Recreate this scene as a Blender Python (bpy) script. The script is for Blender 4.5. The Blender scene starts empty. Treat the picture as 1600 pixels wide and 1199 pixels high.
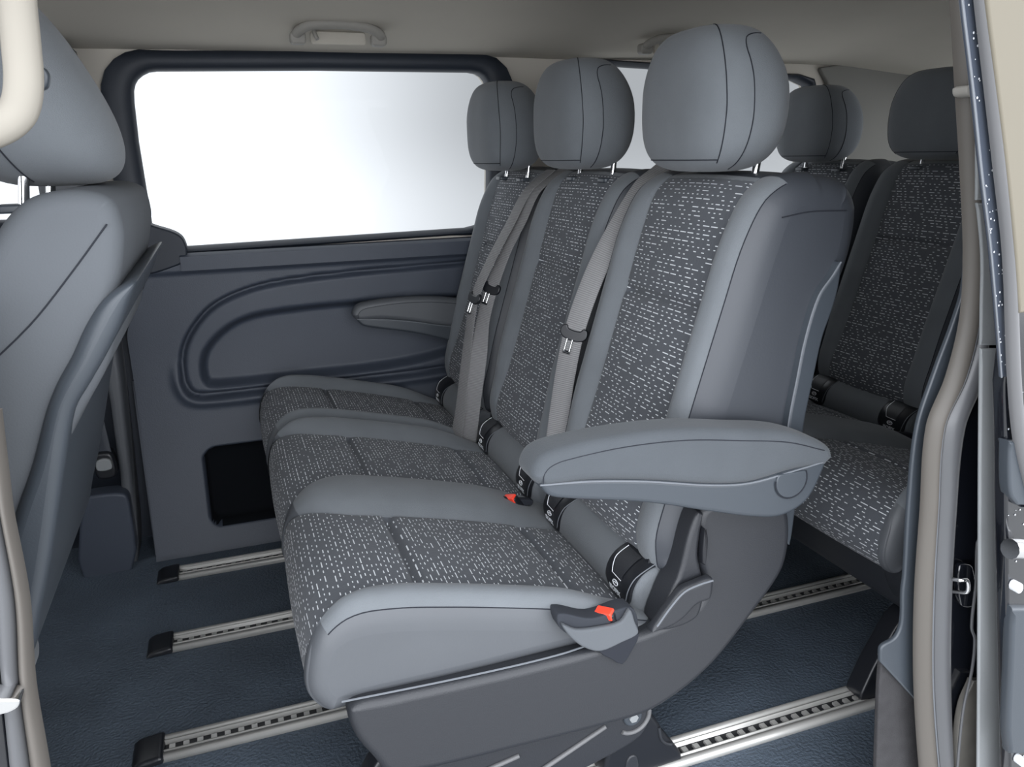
import bpy, math, random
import numpy as np
from mathutils import Matrix, Vector
random.seed(4)
SC = bpy.context.scene
COL = SC.collection

# ------------------------------------------------------------------ camera
FPX = 1234.459
R = np.array([[0.93996508, 0.11214306, -0.32231906],
              [-0.34074713, 0.25610994, -0.90459885],
              [-0.01889536, 0.96012063, 0.27894683]])
CAMZ = 1.10
cd = bpy.data.cameras.new('camera'); cam = bpy.data.objects.new('camera', cd); COL.objects.link(cam)
m = Matrix(R.tolist()).to_4x4(); m.translation = (0, 0, CAMZ)
cam.matrix_world = m
cd.sensor_width = 36; cd.lens = FPX*36/1600; cd.clip_start = 0.02
SC.camera = cam

# ------------------------------------------------------------------ sky and exposure
SC.view_settings.view_transform = 'Standard'; SC.view_settings.look = 'None'
SC.view_settings.gamma = 1; SC.view_settings.exposure = 0.0
W = bpy.data.worlds.new('sky'); SC.world = W; W.use_nodes = True
nt = W.node_tree; nt.nodes.clear()
def N(t, **k):
    n = nt.nodes.new(t)
    for a, b in k.items(): setattr(n, a, b)
    return n
def mr(inp, a, b, c, d):
    n = N('ShaderNodeMapRange'); n.clamp = True; n.interpolation_type = 'SMOOTHSTEP'
    nt.links.new(inp, n.inputs[0])
    for i, v in zip((1, 2, 3, 4), (a, b, c, d)): n.inputs[i].default_value = v
    return n.outputs[0]
def mth(op, a, b):
    n = N('ShaderNodeMath', operation=op)
    for i, v in enumerate((a, b)):
        if isinstance(v, (int, float)): n.inputs[i].default_value = v
        else: nt.links.new(v, n.inputs[i])
    return n.outputs[0]
tc = N('ShaderNodeTexCoord'); sp = N('ShaderNodeSeparateXYZ'); nt.links.new(tc.outputs['Generated'], sp.inputs[0])
sx, sy, sz = sp.outputs
far = mr(sx, 0.02, 0.36, 1.25, 0.46)                # made-up sky grading as window backdrop: white ahead, greyer behind
far = mth('ADD', far, mr(sz, 0.05, -0.12, 0.0, 0.28))
rear = mr(sx, 0.68, 0.80, 0.0, 0.7)
far = mth('ADD', far, rear)
near = mr(sy, 0.05, -0.55, 0.0, 5.2)                # the bright open sky on the door side
near = mth('MULTIPLY', near, mr(sz, 0.0, 0.45, 1.0, 0.6))
hi = mr(sz, 0.25, 0.9, 0.0, 0.5)
tot = mth('ADD', mth('ADD', far, near), hi)
gnd = mr(sz, -0.02, -0.25, 1.0, 0.72)               # pale ground outside
tot = mth('MULTIPLY', tot, gnd)
cmb = N('ShaderNodeCombineColor')
nt.links.new(mth('MULTIPLY', tot, 0.965), cmb.inputs[0]); nt.links.new(tot, cmb.inputs[1]); nt.links.new(mth('MULTIPLY', tot, 1.06), cmb.inputs[2])
bg = N('ShaderNodeBackground'); bg.inputs[1].default_value = 1.0
nt.links.new(cmb.outputs[0], bg.inputs[0])
wo = N('ShaderNodeOutputWorld'); nt.links.new(bg.outputs[0], wo.inputs[0])
SC.cycles.max_bounces = 8; SC.cycles.diffuse_bounces = 5; SC.cycles.transparent_max_bounces = 12
SC.cycles.sample_clamp_indirect = 6
try: SC.cycles.use_denoising = True
except Exception: pass

# ------------------------------------------------------------------ helpers
def at(px, py, Y):
    r = R @ np.array([px-800, -(py-599.5), -FPX]); p = np.array([0, 0, CAMZ]) + r*(Y/r[1])
    return float(p[0]), float(p[2])
def tag(o, label=None, cat=None, group=None, kind=None):
    if label: o['label'] = label
    if cat: o['category'] = cat
    if group: o['group'] = group
    if kind: o['kind'] = kind
    return o
def empty(name, loc=(0, 0, 0)):
    o = bpy.data.objects.new(name, None); o.location = loc; COL.objects.link(o); o.empty_display_size = .05
    return o
def mk(name, V, F, mats, parent=None, uv=None, mi=None, smooth=True, angle=None):
    me = bpy.data.meshes.new(name)
    me.from_pydata([tuple(map(float, v)) for v in V], [], [tuple(map(int, f)) for f in F])
    if not isinstance(mats, (list, tuple)): mats = [mats]
    for x in mats: me.materials.append(x)
    if mi is not None: me.polygons.foreach_set('material_index', np.array(mi, dtype=np.int32))
    if uv is not None:
        ul = me.uv_layers.new(name='UVMap'); li = np.zeros(len(me.loops), dtype=np.int32)
        me.loops.foreach_get('vertex_index', li); ul.data.foreach_set('uv', np.array(uv, dtype=np.float32)[li].ravel())
    me.update()
    import bmesh
    bm = bmesh.new(); bm.from_mesh(me); bmesh.ops.recalc_face_normals(bm, faces=bm.faces)
    if smooth:
        a = math.radians(angle if angle else 50)
        for f in bm.faces: f.smooth = len(f.verts) < 9
        for e in bm.edges:
            if len(e.link_faces) == 2 and e.calc_face_angle(0) > a: e.smooth = False
    bm.to_mesh(me); bm.free()
    o = bpy.data.objects.new(name, me); COL.objects.link(o)
    if parent:
        o.parent = parent
        p = parent; off = Vector((0, 0, 0))
        while p: off += p.location; p = p.parent
        o.location = -off
    return o
def cr(pts, k=8, closed=True):
    P = np.array(pts, float); n = len(P); out = []
    for i in range(n if closed else n-1):
        if closed: p0, p1, p2, p3 = P[(i-1) % n], P[i], P[(i+1) % n], P[(i+2) % n]
        else: p0, p1, p2, p3 = P[max(i-1, 0)], P[i], P[i+1], P[min(i+2, n-1)]
        # centripetal flavour: limit tangents by neighbouring segment lengths
        l1 = np.linalg.norm(p2-p1)+1e-9; l0 = np.linalg.norm(p1-p0)+1e-9; l2 = np.linalg.norm(p3-p2)+1e-9
        t1 = (p2-p0)/(l0+l1)*l1; t2 = (p3-p1)/(l1+l2)*l1
        for j in range(k):
            t = j/k; t2_, t3_ = t*t, t*t*t
            out.append((2*t3_-3*t2_+1)*p1+(t3_-2*t2_+t)*t1+(-2*t3_+3*t2_)*p2+(t3_-t2_)*t2)
    if not closed: out.append(P[-1])
    return np.array(out)
def normals2(P):
    T = np.roll(P, -1, 0)-np.roll(P, 1, 0); T /= np.linalg.norm(T, axis=1)[:, None]+1e-9
    Nn = np.stack([T[:, 1], -T[:, 0]], 1)
    A = 0.5*np.sum(P[:, 0]*np.roll(P[:, 1], -1)-np.roll(P[:, 0], -1)*P[:, 1])
    return Nn if A > 0 else -Nn
def sstep(x, a, b):
    t = np.clip((x-a)/(b-a), 0, 1); return t*t*(3-2*t)

def slab(name, prof, y0, y1, mat, parent=None, r=.01, k=8, bulge=0.0, raw=False, layers=6, dx=None, axis='y', angle=50):
    """closed outline in (x,z) given real depth along y with rounded rims"""
    P = np.array(prof, float) if raw else cr(prof, k)
    Nn = normals2(P); n = len(P); C = P.mean(0)
    rr = min(r, abs(y1-y0)/2)
    D = P[None]-P[:, None]; dn = -np.einsum('ijk,ik->ij', D, Nn); d2_ = (D**2).sum(-1)
    RI = np.min(np.where(dn > 1e-7, d2_/(2*np.maximum(dn, 1e-7)), 1e9), 1)      # inscribed radius at each outline point
    lim = np.minimum(RI*.90, rr)
    for _ in range(3): lim = np.minimum(lim, (np.roll(lim, 1)+lim+np.roll(lim, -1))/3)
    kf = (lim/rr)[:, None]
    ys = []
    for i in range(layers+1):
        a = i/layers*math.pi/2
        ys.append((y0+rr*(1-math.sin(a)), rr*(1-math.cos(math.pi/2-a)) ) if False else (y0+rr*(1-math.cos(a)), rr*(1-math.sin(a))))
    ys += [(y0+y1-y, o) for y, o in reversed(ys)]
    V = []; 
    rings = []
    def ring(Q, y):
        s = len(V)
        for j, q in enumerate(Q): V.append((q[0]+(dx(y) if dx else 0), y, q[1]))
        rings.append(s)
    base0 = P-Nn*kf*ys[0][1]
    if bulge:
        for u in (.25, .5, .75): ring(C+(base0-C)*u, y0-bulge*(1-u*u))
    for y, o in ys: ring(P-Nn*kf*o, y)
    if bulge:
        for u in (.75, .5, .25): ring(C+(base0-C)*u, y1+bulge*(1-u*u))
    F = []
    for a, b in zip(rings[:-1], rings[1:]):
        for j in range(n): F.append((a+j, a+(j+1) % n, b+(j+1) % n, b+j))
    F.append(tuple(rings[0]+j for j in range(n))); F.append(tuple(rings[-1]+j for j in range(n)))
    if axis == 'x': V = [(v[1], v[0], v[2]) for v in V]
    if axis == 'z': V = [(v[0], v[2], v[1]) for v in V]
    return mk(name, V, F, mat, parent, angle=angle)
def box(name, x0, x1, y0, y1, z0, z1, mat, parent=None, r=.004):
    return slab(name, [(x0, z0), (x1, z0), (x1, z1), (x0, z1)] if False else rrect(x0, x1, z0, z1, r), y0, y1, mat, parent, r=r, raw=True, layers=3)
def rrect(x0, x1, z0, z1, r, k=6):
    out = []
    for cx, cz, a0 in ((x1-r, z0+r, -90), (x1-r, z1-r, 0), (x0+r, z1-r, 90), (x0+r, z0+r, 180)):
        for i in range(k+1):
            a = math.radians(a0+90*i/k); out.append((cx+r*math.cos(a), cz+r*math.sin(a)))
    return out
def tube(name, pts, rad, mat, parent=None, k=6, seg=12, closed=False, flat=None, smoothpath=True):
    P = cr(pts, k, closed) if smoothpath else np.array(pts, float)
    n = len(P); V = []; F = []
    up = np.array([0, 1, 0.])
    T = np.gradient(P, axis=0) if not closed else np.roll(P, -1, 0)-np.roll(P, 1, 0)
    T /= np.linalg.norm(T, axis=1)[:, None]+1e-9
    a = np.cross(T[0], up)
    if np.linalg.norm(a) < .1: a = np.cross(T[0], [0, 0, 1.])
    a /= np.linalg.norm(a)
    for i in range(n):
        a = a-T[i]*np.dot(a, T[i]); a /= np.linalg.norm(a)+1e-9; b = np.cross(T[i], a)
        for j in range(seg):
            th = 2*math.pi*j/seg; rr = rad if not callable(rad) else rad(i/(n-1))
            ra, rb = (rr, rr) if not flat else (rr*flat[0], rr*flat[1])
            V.append(P[i]+a*ra*math.cos(th)+b*rb*math.sin(th))
    m_ = n if closed else n-1
    for i in range(m_):
        for j in range(seg):
            i2 = (i+1) % n; F.append((i*seg+j, i*seg+(j+1) % seg, i2*seg+(j+1) % seg, i2*seg+j))
    if not closed: F.append(tuple(range(seg))); F.append(tuple((n-1)*seg+j for j in range(seg)))
    return mk(name, V, F, mat, parent)
def ribbon(name, pts, wdir, width, mat, parent=None, th=.0015, k=8):
    P = cr(pts, k, False); Wd = cr(wdir, k, False) if np.ndim(wdir) == 2 else np.tile(np.array(wdir, float), (len(P), 1))
    n = len(P); T = np.gradient(P, axis=0); V = []; uv = []; L = 0
    for i in range(n):
        if i: L += np.linalg.norm(P[i]-P[i-1])
        t = T[i]/np.linalg.norm(T[i]); w = Wd[i]-t*np.dot(Wd[i], t); w /= np.linalg.norm(w); nn = np.cross(t, w)
        for sgn in (1, -1):
            for q in (-1, -.9, -.3, .3, .9, 1):
                V.append(P[i]+w*q*sgn*width/2+nn*sgn*th*(1 if abs(q) < .95 else .3)); uv.append((q*sgn*width/2, L))
    F = []
    for i in range(n-1):
        for j in range(12): F.append((i*12+j, i*12+(j+1) % 12, (i+1)*12+(j+1) % 12, (i+1)*12+j))
    F.append(tuple(range(12))); F.append(tuple((n-1)*12+j for j in range(12)))
    return mk(name, V, F, mat, parent, uv=uv)
def copy_tree(o, parent=None):
    c = o.copy(); COL.objects.link(c); c.parent = parent
    for ch in list(o.children): copy_tree(ch, c)
    return c

# ------------------------------------------------------------------ materials
def base(name, col, rough=.6, spec=.4, metal=0, bump=0, bscale=300, sheen=0, var=0, vscale=8, coat=0):
    M = bpy.data.materials.new(name); M.use_nodes = True; t = M.node_tree; b = t.nodes['Principled BSDF']
    b.inputs['Base Color'].default_value = (*col, 1); b.inputs['Roughness'].default_value = rough
    b.inputs['Specular IOR Level'].default_value = spec; b.inputs['Metallic'].default_value = metal
    b.inputs['Sheen Weight'].default_value = sheen; b.inputs['Coat Weight'].default_value = coat
    if bump or var:
        tcn = t.nodes.new('ShaderNodeTexCoord')
    if bump:
        nz = t.nodes.new('ShaderNodeTexNoise'); nz.inputs['Scale'].default_value = bscale; nz.inputs['Detail'].default_value = 2
        t.links.new(tcn.outputs['Object'], nz.inputs['Vector'])
        bp = t.nodes.new('ShaderNodeBump'); bp.inputs['Strength'].default_value = bump; bp.inputs['Distance'].default_value = .001
        t.links.new(nz.outputs['Fac'], bp.inputs['Height']); t.links.new(bp.outputs['Normal'], b.inputs['Normal'])
    if var:
        n2 = t.nodes.new('ShaderNodeTexNoise'); n2.inputs['Scale'].default_value = vscale; n2.inputs['Detail'].default_value = 5
        t.links.new(tcn.outputs['Object'], n2.inputs['Vector'])
        mx = t.nodes.new('ShaderNodeMix'); mx.data_type = 'RGBA'
        mx.inputs[6].default_value = (*[c*(1-var) for c in col], 1); mx.inputs[7].default_value = (*[c*(1+var) for c in col], 1)
        t.links.new(n2.outputs['Fac'], mx.inputs[0]); t.links.new(mx.outputs[2], b.inputs['Base Color'])
    return M
def dash_fabric(name):
    M = bpy.data.materials.new(name); M.use_nodes = True; t = M.node_tree; b = t.nodes['Principled BSDF']
    b.inputs['Roughness'].default_value = .85; b.inputs['Specular IOR Level'].default_value = .2; b.inputs['Sheen Weight'].default_value = .1
    L = t.links.new
    def mt(op, a, c=None, d=None):
        n = t.nodes.new('ShaderNodeMath'); n.operation = op
        for i, v in enumerate((a, c, d)):
            if v is None: continue
            if isinstance(v, (int, float)): n.inputs[i].default_value = v
            else: L(v, n.inputs[i])
        return n.outputs[0]
    uvn = t.nodes.new('ShaderNodeUVMap'); s = t.nodes.new('ShaderNodeSeparateXYZ'); L(uvn.outputs[0], s.inputs[0])
    u, v = s.outputs[0], s.outputs[1]
    def layer(pv, pu, off, prob, long):
        vv = mt('ADD', mt('DIVIDE', v, pv), off); row = mt('FLOOR', vv); fv = mt('SUBTRACT', mt('FRACT', vv), .5)
        w1 = t.nodes.new('ShaderNodeTexWhiteNoise'); w1.noise_dimensions = '1D'; L(row, w1.inputs['W'])
        uu = mt('ADD', mt('DIVIDE', u, pu), mt('MULTIPLY', w1.outputs['Value'], 7.3)); cell = mt('FLOOR', uu); fu = mt('SUBTRACT', mt('FRACT', uu), .5)
        w2 = t.nodes.new('ShaderNodeTexWhiteNoise'); w2.noise_dimensions = '2D'
        cx = t.nodes.new('ShaderNodeCombineXYZ'); L(cell, cx.inputs[0]); L(row, cx.inputs[1]); L(cx.outputs[0], w2.inputs['Vector'])
        r_ = w2.outputs['Value']
        ln = mt('ADD', .17, mt('MULTIPLY', mt('GREATER_THAN', r_, 1-long), .22))
        on = mt('GREATER_THAN', r_, 1-prob)
        # broken multiplication of masks
        mu = mt('LESS_THAN', mt('ABSOLUTE', fu), ln); mv = mt('LESS_THAN', mt('ABSOLUTE', fv), .00085/pv)
        return mt('MULTIPLY', mt('MULTIPLY', mu, mv), on)
    a = layer(.0150, .0230, 0, .88, .34); c = layer(.0150, .0150, .5, .72, .06)
    msk = mt('MAXIMUM', a, c)
    nz = t.nodes.new('ShaderNodeTexNoise'); nz.inputs['Scale'].default_value = 1
    cs = t.nodes.new('ShaderNodeCombineXYZ'); L(mt('MULTIPLY', u, 900), cs.inputs[0]); L(mt('MULTIPLY', v, 60), cs.inputs[1]); L(cs.outputs[0], nz.inputs['Vector'])
    m0 = t.nodes.new('ShaderNodeMix'); m0.data_type = 'RGBA'; m0.inputs[6].default_value = (.058, .064, .074, 1); m0.inputs[7].default_value = (.098, .104, .116, 1)
    L(nz.outputs['Fac'], m0.inputs[0])
    m1 = t.nodes.new('ShaderNodeMix'); m1.data_type = 'RGBA'; m1.inputs[7].default_value = (.62, .64, .66, 1)
    L(msk, m1.inputs[0]); L(m0.outputs[2], m1.inputs[6]); L(m1.outputs[2], b.inputs['Base Color'])
    bp = t.nodes.new('ShaderNodeBump'); bp.inputs['Strength'].default_value = .4; bp.inputs['Distance'].default_value = .001
    L(nz.outputs['Fac'], bp.inputs['Height']); L(bp.outputs[0], b.inputs['Normal'])
    return M
def web_mat(name, col):
    M = base(name, col, .55, .4); t = M.node_tree; b = t.nodes['Principled BSDF']
    uvn = t.nodes.new('ShaderNodeUVMap'); wv = t.nodes.new('ShaderNodeTexWave'); wv.bands_direction = 'Y'; wv.inputs['Scale'].default_value = 75; wv.inputs['Distortion'].default_value = .6
    t.links.new(uvn.outputs[0], wv.inputs['Vector'])
    mx = t.nodes.new('ShaderNodeMix'); mx.data_type = 'RGBA'; mx.inputs[6].default_value = (*[c*.72 for c in col], 1); mx.inputs[7].default_value = (*[c*1.15 for c in col], 1)
    t.links.new(wv.outputs['Fac'], mx.inputs[0]); t.links.new(mx.outputs[2], b.inputs['Base Color'])
    bp = t.nodes.new('ShaderNodeBump'); bp.inputs['Strength'].default_value = .4; bp.inputs['Distance'].default_value = .001
    t.links.new(wv.outputs['Fac'], bp.inputs['Height']); t.links.new(bp.outputs[0], b.inputs['Normal'])
    return M
def knit(name, col):
    M = base(name, col, .85, .25, bump=.55, bscale=650, sheen=.12, var=.12, vscale=14)
    return M
m_insert = dash_fabric('dash_fabric')
m_bol = knit('grey_knit_fabric', (.130, .141, .152))
m_arm = knit('armrest_fabric', (.060, .067, .075))
m_vinb = base('charcoal_vinyl', (.036, .040, .048), .48, .5, bump=.12, bscale=240, var=.08)
m_vin = base('dark_vinyl', (.072, .077, .085), .5, .5, bump=.12, bscale=240, var=.08)
m_cab = base('cab_seat_fabric', (.088, .095, .104), .8, .25, bump=.2, bscale=400, var=.08)
m_shell = base('charcoal_plastic', (.019, .0205, .0245), .45, .5, bump=.35, bscale=420)
m_shell2 = base('grey_plastic', (.040, .0475, .057), .40, .5, bump=.1, bscale=400)
m_black = base('black_plastic', (.010, .011, .014), .35, .5)
m_seam = base('seam_thread', (.018, .020, .026), .8, .2)
m_pipe_hilite = base('piping_and_highlight', (.13, .14, .155), .5, .4)  # serves the piping and the tubes painted as highlights
m_chrome = base('chrome', (.85, .85, .85), .12, .5, metal=1)
m_alu = base('brushed_aluminium', (.60, .59, .56), .34, .5, metal=.45, var=.08, vscale=30)
m_red = base('red_plastic', (.85, .06, .03), .35, .5)
m_white = base('white_print', (.75, .77, .8), .5, .3)
m_wall = base('navy_wall_plastic', (.042, .051, .070), .50, .45, bump=.3, bscale=300, var=.06)
m_trim = base('window_rubber', (.016, .021, .031), .5, .4)
m_head = base('headliner_fabric', (.47, .44, .385), .95, .1, bump=.3, bscale=500, var=.04)
m_cream = base('cream_plastic', (.27, .25, .215), .6, .15)
m_beige = base('beige_plastic', (.27, .258, .235), .55, .35)
m_floor = base('blue_floor_covering', (.072, .093, .120), .62, .4, bump=1.0, bscale=150, var=.45, vscale=5)
for n_ in m_floor.node_tree.nodes:
    if n_.type == 'BUMP': n_.inputs['Distance'].default_value = .004
m_carp = base('grey_carpet', (.045, .044, .046), .98, .1, bump=1.0, bscale=700, var=.25, vscale=40)
m_paint = base('black_paint', (.006, .007, .010), .16, .5, coat=1)
m_seal = base('door_rubber', (.095, .086, .076), .5, .4)
m_seal2 = base('grey_rubber', (.085, .087, .092), .35, .5)
m_dark = base('dark_opening', (.006, .007, .009), .95, .1)
m_postb = base('beige_wall', (.50, .465, .41), .7, .3)
m_gask = base('door_gasket_rubber', (.115, .115, .118), .45, .4)
m_pock = base('pocket_shade_fabric', (.030, .033, .040), .9, .2)
m_jtrim = base('pillar_plastic', (.22, .23, .235), .5, .4, bump=.2, bscale=300)
m_skyrefl = base('sky_reflection_beige', (.150, .135, .105), .5, .15, coat=0, var=.05, vscale=3)  # beige of the sky's reflection is put into the door paint's colour
m_belt = web_mat('belt_webbing', (.20, .198, .20))
m_drop = base('water', (.6, .62, .65), .05, .9)
m_asph = base('pale_tarmac', (.45, .45, .44), .9, .2, bump=.5, bscale=60, var=.2)
mg = bpy.data.materials.new('window_glass'); mg.use_nodes = True
t = mg.node_tree; t.nodes.clear()
o_ = t.nodes.new('ShaderNodeOutputMaterial'); tr = t.nodes.new('ShaderNodeBsdfTransparent'); gl = t.nodes.new('ShaderNodeBsdfGlossy'); mxs = t.nodes.new('ShaderNodeMixShader')
tr.inputs[0].default_value = (.97, .98, .98, 1); gl.inputs['Roughness'].default_value = .02; mxs.inputs[0].default_value = .002
t.links.new(tr.outputs[0], mxs.inputs[1]); t.links.new(gl.outputs[0], mxs.inputs[2]); t.links.new(mxs.outputs[0], o_.inputs[0])

# ------------------------------------------------------------------ room shell
def WY(z): return 2.26+.13*(1-(1-np.clip(np.asarray(z)/.62, 0, 1))**2)
def poly_sdf(px, pz, poly):
    poly = np.array(poly); d = np.full(px.shape, 1e9); ins = np.zeros(px.shape, bool); n = len(poly)
    for i in range(n):
        a, b = poly[i], poly[(i+1) % n]; e = b-a
        wx, wz = px-a[0], pz-a[1]; h = np.clip((wx*e[0]+wz*e[1])/(e@e+1e-12), 0, 1)
        d = np.minimum(d, (wx-e[0]*h)**2+(wz-e[1]*h)**2)
        c = ((a[1] > pz) != (b[1] > pz)) & (px < (b[0]-a[0])*(pz-a[1])/(b[1]-a[1]+1e-12)+a[0]); ins ^= c
    d = np.sqrt(d); return np.where(ins, -d, d)
# floor
def quadgrid(name, x0, x1, y0, y1, z, mat, th=.03):
    V = [(x0, y0, z), (x1, y0, z), (x1, y1, z), (x0, y1, z), (x0, y0, z-th), (x1, y0, z-th), (x1, y1, z-th), (x0, y1, z-th)]
    F = [(0, 1, 2, 3), (7, 6, 5, 4), (0, 4, 5, 1), (1, 5, 6, 2), (2, 6, 7, 3), (3, 7, 4, 0)]
    return mk(name, V, F, mat, smooth=False)
tag(quadgrid('floor', -1.9, 2.75, .86, 2.46, 0, m_floor), kind='structure')
tag(quadgrid('ground', -6, 8, -6, .60, -.55, m_asph), kind='structure')
# far wall: lower moulded panel as a height field with soft recesses
outer = cr([(0.95, .79), (0.679, 0.782), (0.369, 0.776), (0.127, 0.761), (0.018, 0.737), (-0.064, 0.697), (-0.127, 0.628), (-0.155, 0.565), (-0.160, 0.490), (-0.143, 0.447), (-0.104, 0.434), (0.075, 0.433), (0.421, 0.433), (0.608, 0.437), (.95, .45)], 6)
inner = cr([(.9, .665), (0.675, 0.676), (0.363, 0.682), (0.100, 0.674), (0.009, 0.654), (-0.057, 0.612), (-0.098, 0.560), (-0.107, 0.497), (-0.092, 0.465), (-0.048, 0.458), (0.190, 0.458), (0.424, 0.460), (0.612, 0.480), (.8, .53), (.9, .60)], 6)
hole = rrect(-.128, .30, .068, .287, .035)
def wall_panel():
    xs = np.arange(-.285, 1.3, .0055); zs = np.concatenate([np.arange(0, .83, .0055), [.832]])
    X, Z = np.meshgrid(xs, zs)
    xl = -.284+.08*sstep(Z, .62, .83)
    X = np.where(X < xl, xl, X)
    X2 = X
    so, si, sh = poly_sdf(X, Z, outer), poly_sdf(X, Z, inner), poly_sdf(X, Z, hole)
    Y = WY(Z) - .004
    Y = Y-.012*np.exp(-((so-.012)/.012)**2)*(1-sstep(Z, .46, .56))*.9       # raised lip under the recess
    Y = Y+.026*sstep(-so, -.002, .006)                          # outer step
    Y = Y-.022*sstep(-so, .006, .020)
    Y = Y+.034*sstep(-si, -.004, .022)                          # inner tray
    Y = Y+.06*sstep(-sh, -.002, .006)
    Y = Y-.010*sstep(Z, .795, .802)
    V = np.stack([X2, Y, Z], -1).reshape(-1, 3); nz, nx = X.shape
    idx = np.arange(nz*nx).reshape(nz, nx)
    F = np.stack([idx[:-1, :-1], idx[:-1, 1:], idx[1:, 1:], idx[1:, :-1]], -1).reshape(-1, 4)
    shf = sh.ravel()[F].mean(1) < 0
    me = bpy.data.meshes.new('panel'); me.from_pydata(V.tolist(), [], F.tolist()); me.materials.append(m_wall); me.materials.append(m_dark)
    me.polygons.foreach_set('material_index', shf.astype(np.int32)); me.polygons.foreach_set('use_smooth', np.ones(len(F), bool)); me.update()
    o = bpy.data.objects.new('wall_far', me); COL.objects.link(o)
    return tag(o, kind='structure')
wall_panel()
def prism(name, prof_yz, x0, x1, mat, kind='structure', parent=None, angle=35):
    n = len(prof_yz); V = [(x, y, z) for x in (x0, x1) for y, z in prof_yz]
    F = [(j, (j+1) % n, n+(j+1) % n, n+j) for j in range(n)]+[tuple(range(n)), tuple(range(n, 2*n))]
    o = mk(name, V, F, mat, parent, angle=angle)
    if kind: o['kind'] = kind
    return o
# remaining lower wall behind (rear half) and edge return, dark gap by the pillar
prism('wall_far_rear', [(2.262, 0), (2.385, .5), (2.385, .83), (2.47, .83), (2.47, 0)], 1.29, 2.62, m_wall)
prism('wall_far_front', [(2.44, -.1), (2.44, .93), (2.50, .93), (2.50, -.1)], -1.9, -.2, m_trim)
prism('trim_panel_edge', [(2.30, 0), (2.40, .5), (2.46, .5), (2.46, 0)], -.290, -.283, m_wall)
# belt line sill with a thin bright crease
prism('trim_1', [(2.372, .800), (2.366, .806), (2.366, .845), (2.378, .853), (2.47, .853), (2.47, .80)], -.12, 2.62, m_wall)
slab('trim_2', [(-.235, .808), (-.125, .822), (-.100, .850), (-.11, .90), (-.17, .93), (-.235, .95)], 2.372, 2.44, m_trim, r=.006)['kind'] = 'structure'

# upper side wall with window holes
def wall_with_holes(name, x0, x1, z0, z1, y0, y1, holes, mat):
    """holes: convex-ish rounded outlines, bridged as strips in angle around each hole"""
    import bmesh
    bm = bmesh.new()
    regions = []; xs = [x0]
    for a, b in zip(holes[:-1], holes[1:]): xs.append((max(p[0] for p in a)+min(p[0] for p in b))/2)
    xs.append(x1)
    for i, h in enumerate(holes):
        xa, xb = xs[i], xs[i+1]; c = np.mean(h, 0); P = np.array(h)
        out = []
        for p in P:
            d = p-c; s = min([(xb-c[0])/d[0] if d[0] > 1e-6 else 1e9, (xa-c[0])/d[0] if d[0] < -1e-6 else 1e9,
                              (z1-c[1])/d[1] if d[1] > 1e-6 else 1e9, (z0-c[1])/d[1] if d[1] < -1e-6 else 1e9])
            out.append(c+d*s)
        for q in ((xa, z0), (xb, z0), (xb, z1), (xa, z1)):   # snap nearest to corners
            j = int(np.argmin([np.hypot(*(o-np.array(q))) for o in out])); out[j] = np.array(q)
        n = len(P); 
        A = [[bm.verts.new((p[0], y, p[1])) for p in P] for y in (y0, y1)]
        B = [[bm.verts.new((p[0], y, p[1])) for p in out] for y in (y0, y1)]
        for j in range(n):
            k = (j+1) % n
            bm.faces.new((A[0][j], A[0][k], B[0][k], B[0][j])); bm.faces.new((A[1][j], B[1][j], B[1][k], A[1][k]))
            bm.faces.new((A[0][j], A[1][j], A[1][k], A[0][k])); bm.faces.new((B[0][j], B[0][k], B[1][k], B[1][j]))
    bmesh.ops.recalc_face_normals(bm, faces=bm.faces)
    me = bpy.data.meshes.new(name); bm.to_mesh(me); bm.free(); me.materials.append(mat)
    o = bpy.data.objects.new(name, me); COL.objects.link(o); o['kind'] = 'structure'; return o
def dens(P, k=3):
    P = np.array(P); out = []
    for i in range(len(P)):
        a, b = P[i], P[(i+1) % len(P)]; n = max(1, int(np.hypot(*(b-a))/.05))
        for j in range(n): out.append(a+(b-a)*j/n)
    return out
win1 = dens([(.80, 1.02), (.808, 1.27), (.806, 1.297), (.799, 1.316), (.788, 1.329), (.772, 1.338), (.745, 1.342), (.30, 1.341), (-.118, 1.333), (-.138, 1.330), (-.155, 1.322), (-.169, 1.311), (-.178, 1.298), (-.184, 1.280), (-.187, 1.25), (-.19, 1.15), (-.186, .93), (-.183, .906), (-.175, .888), (-.163, .875), (-.148, .867), (-.12, .863), (.72, .875), (.77, .885), (.795, .915)])
win1 = dens(cr(win1[::1], 2)) if False else win1
win2 = dens([(1.985, 1.05), (2.0, 1.27), (1.985, 1.315), (1.93, 1.334), (1.344, 1.363), (1.17, 1.370), (1.12, 1.35), (1.10, 1.30), (1.10, .96), (1.12, .92), (1.16, .905), (1.90, .905), (1.96, .925), (1.98, .965)])
win0 = dens([(-.36, 1.0), (-.36, 1.25), (-.40, 1.31), (-.46, 1.33), (-1.1, 1.30), (-1.15, 1.25), (-1.15, 1.0), (-1.12, .965), (-.50, .955), (-.40, .965)])
wall_with_holes('wall_far_upper', -1.9, 2.62, .83, 1.41, 2.415, 2.47, [win0, win1, win2], m_postb)
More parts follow.
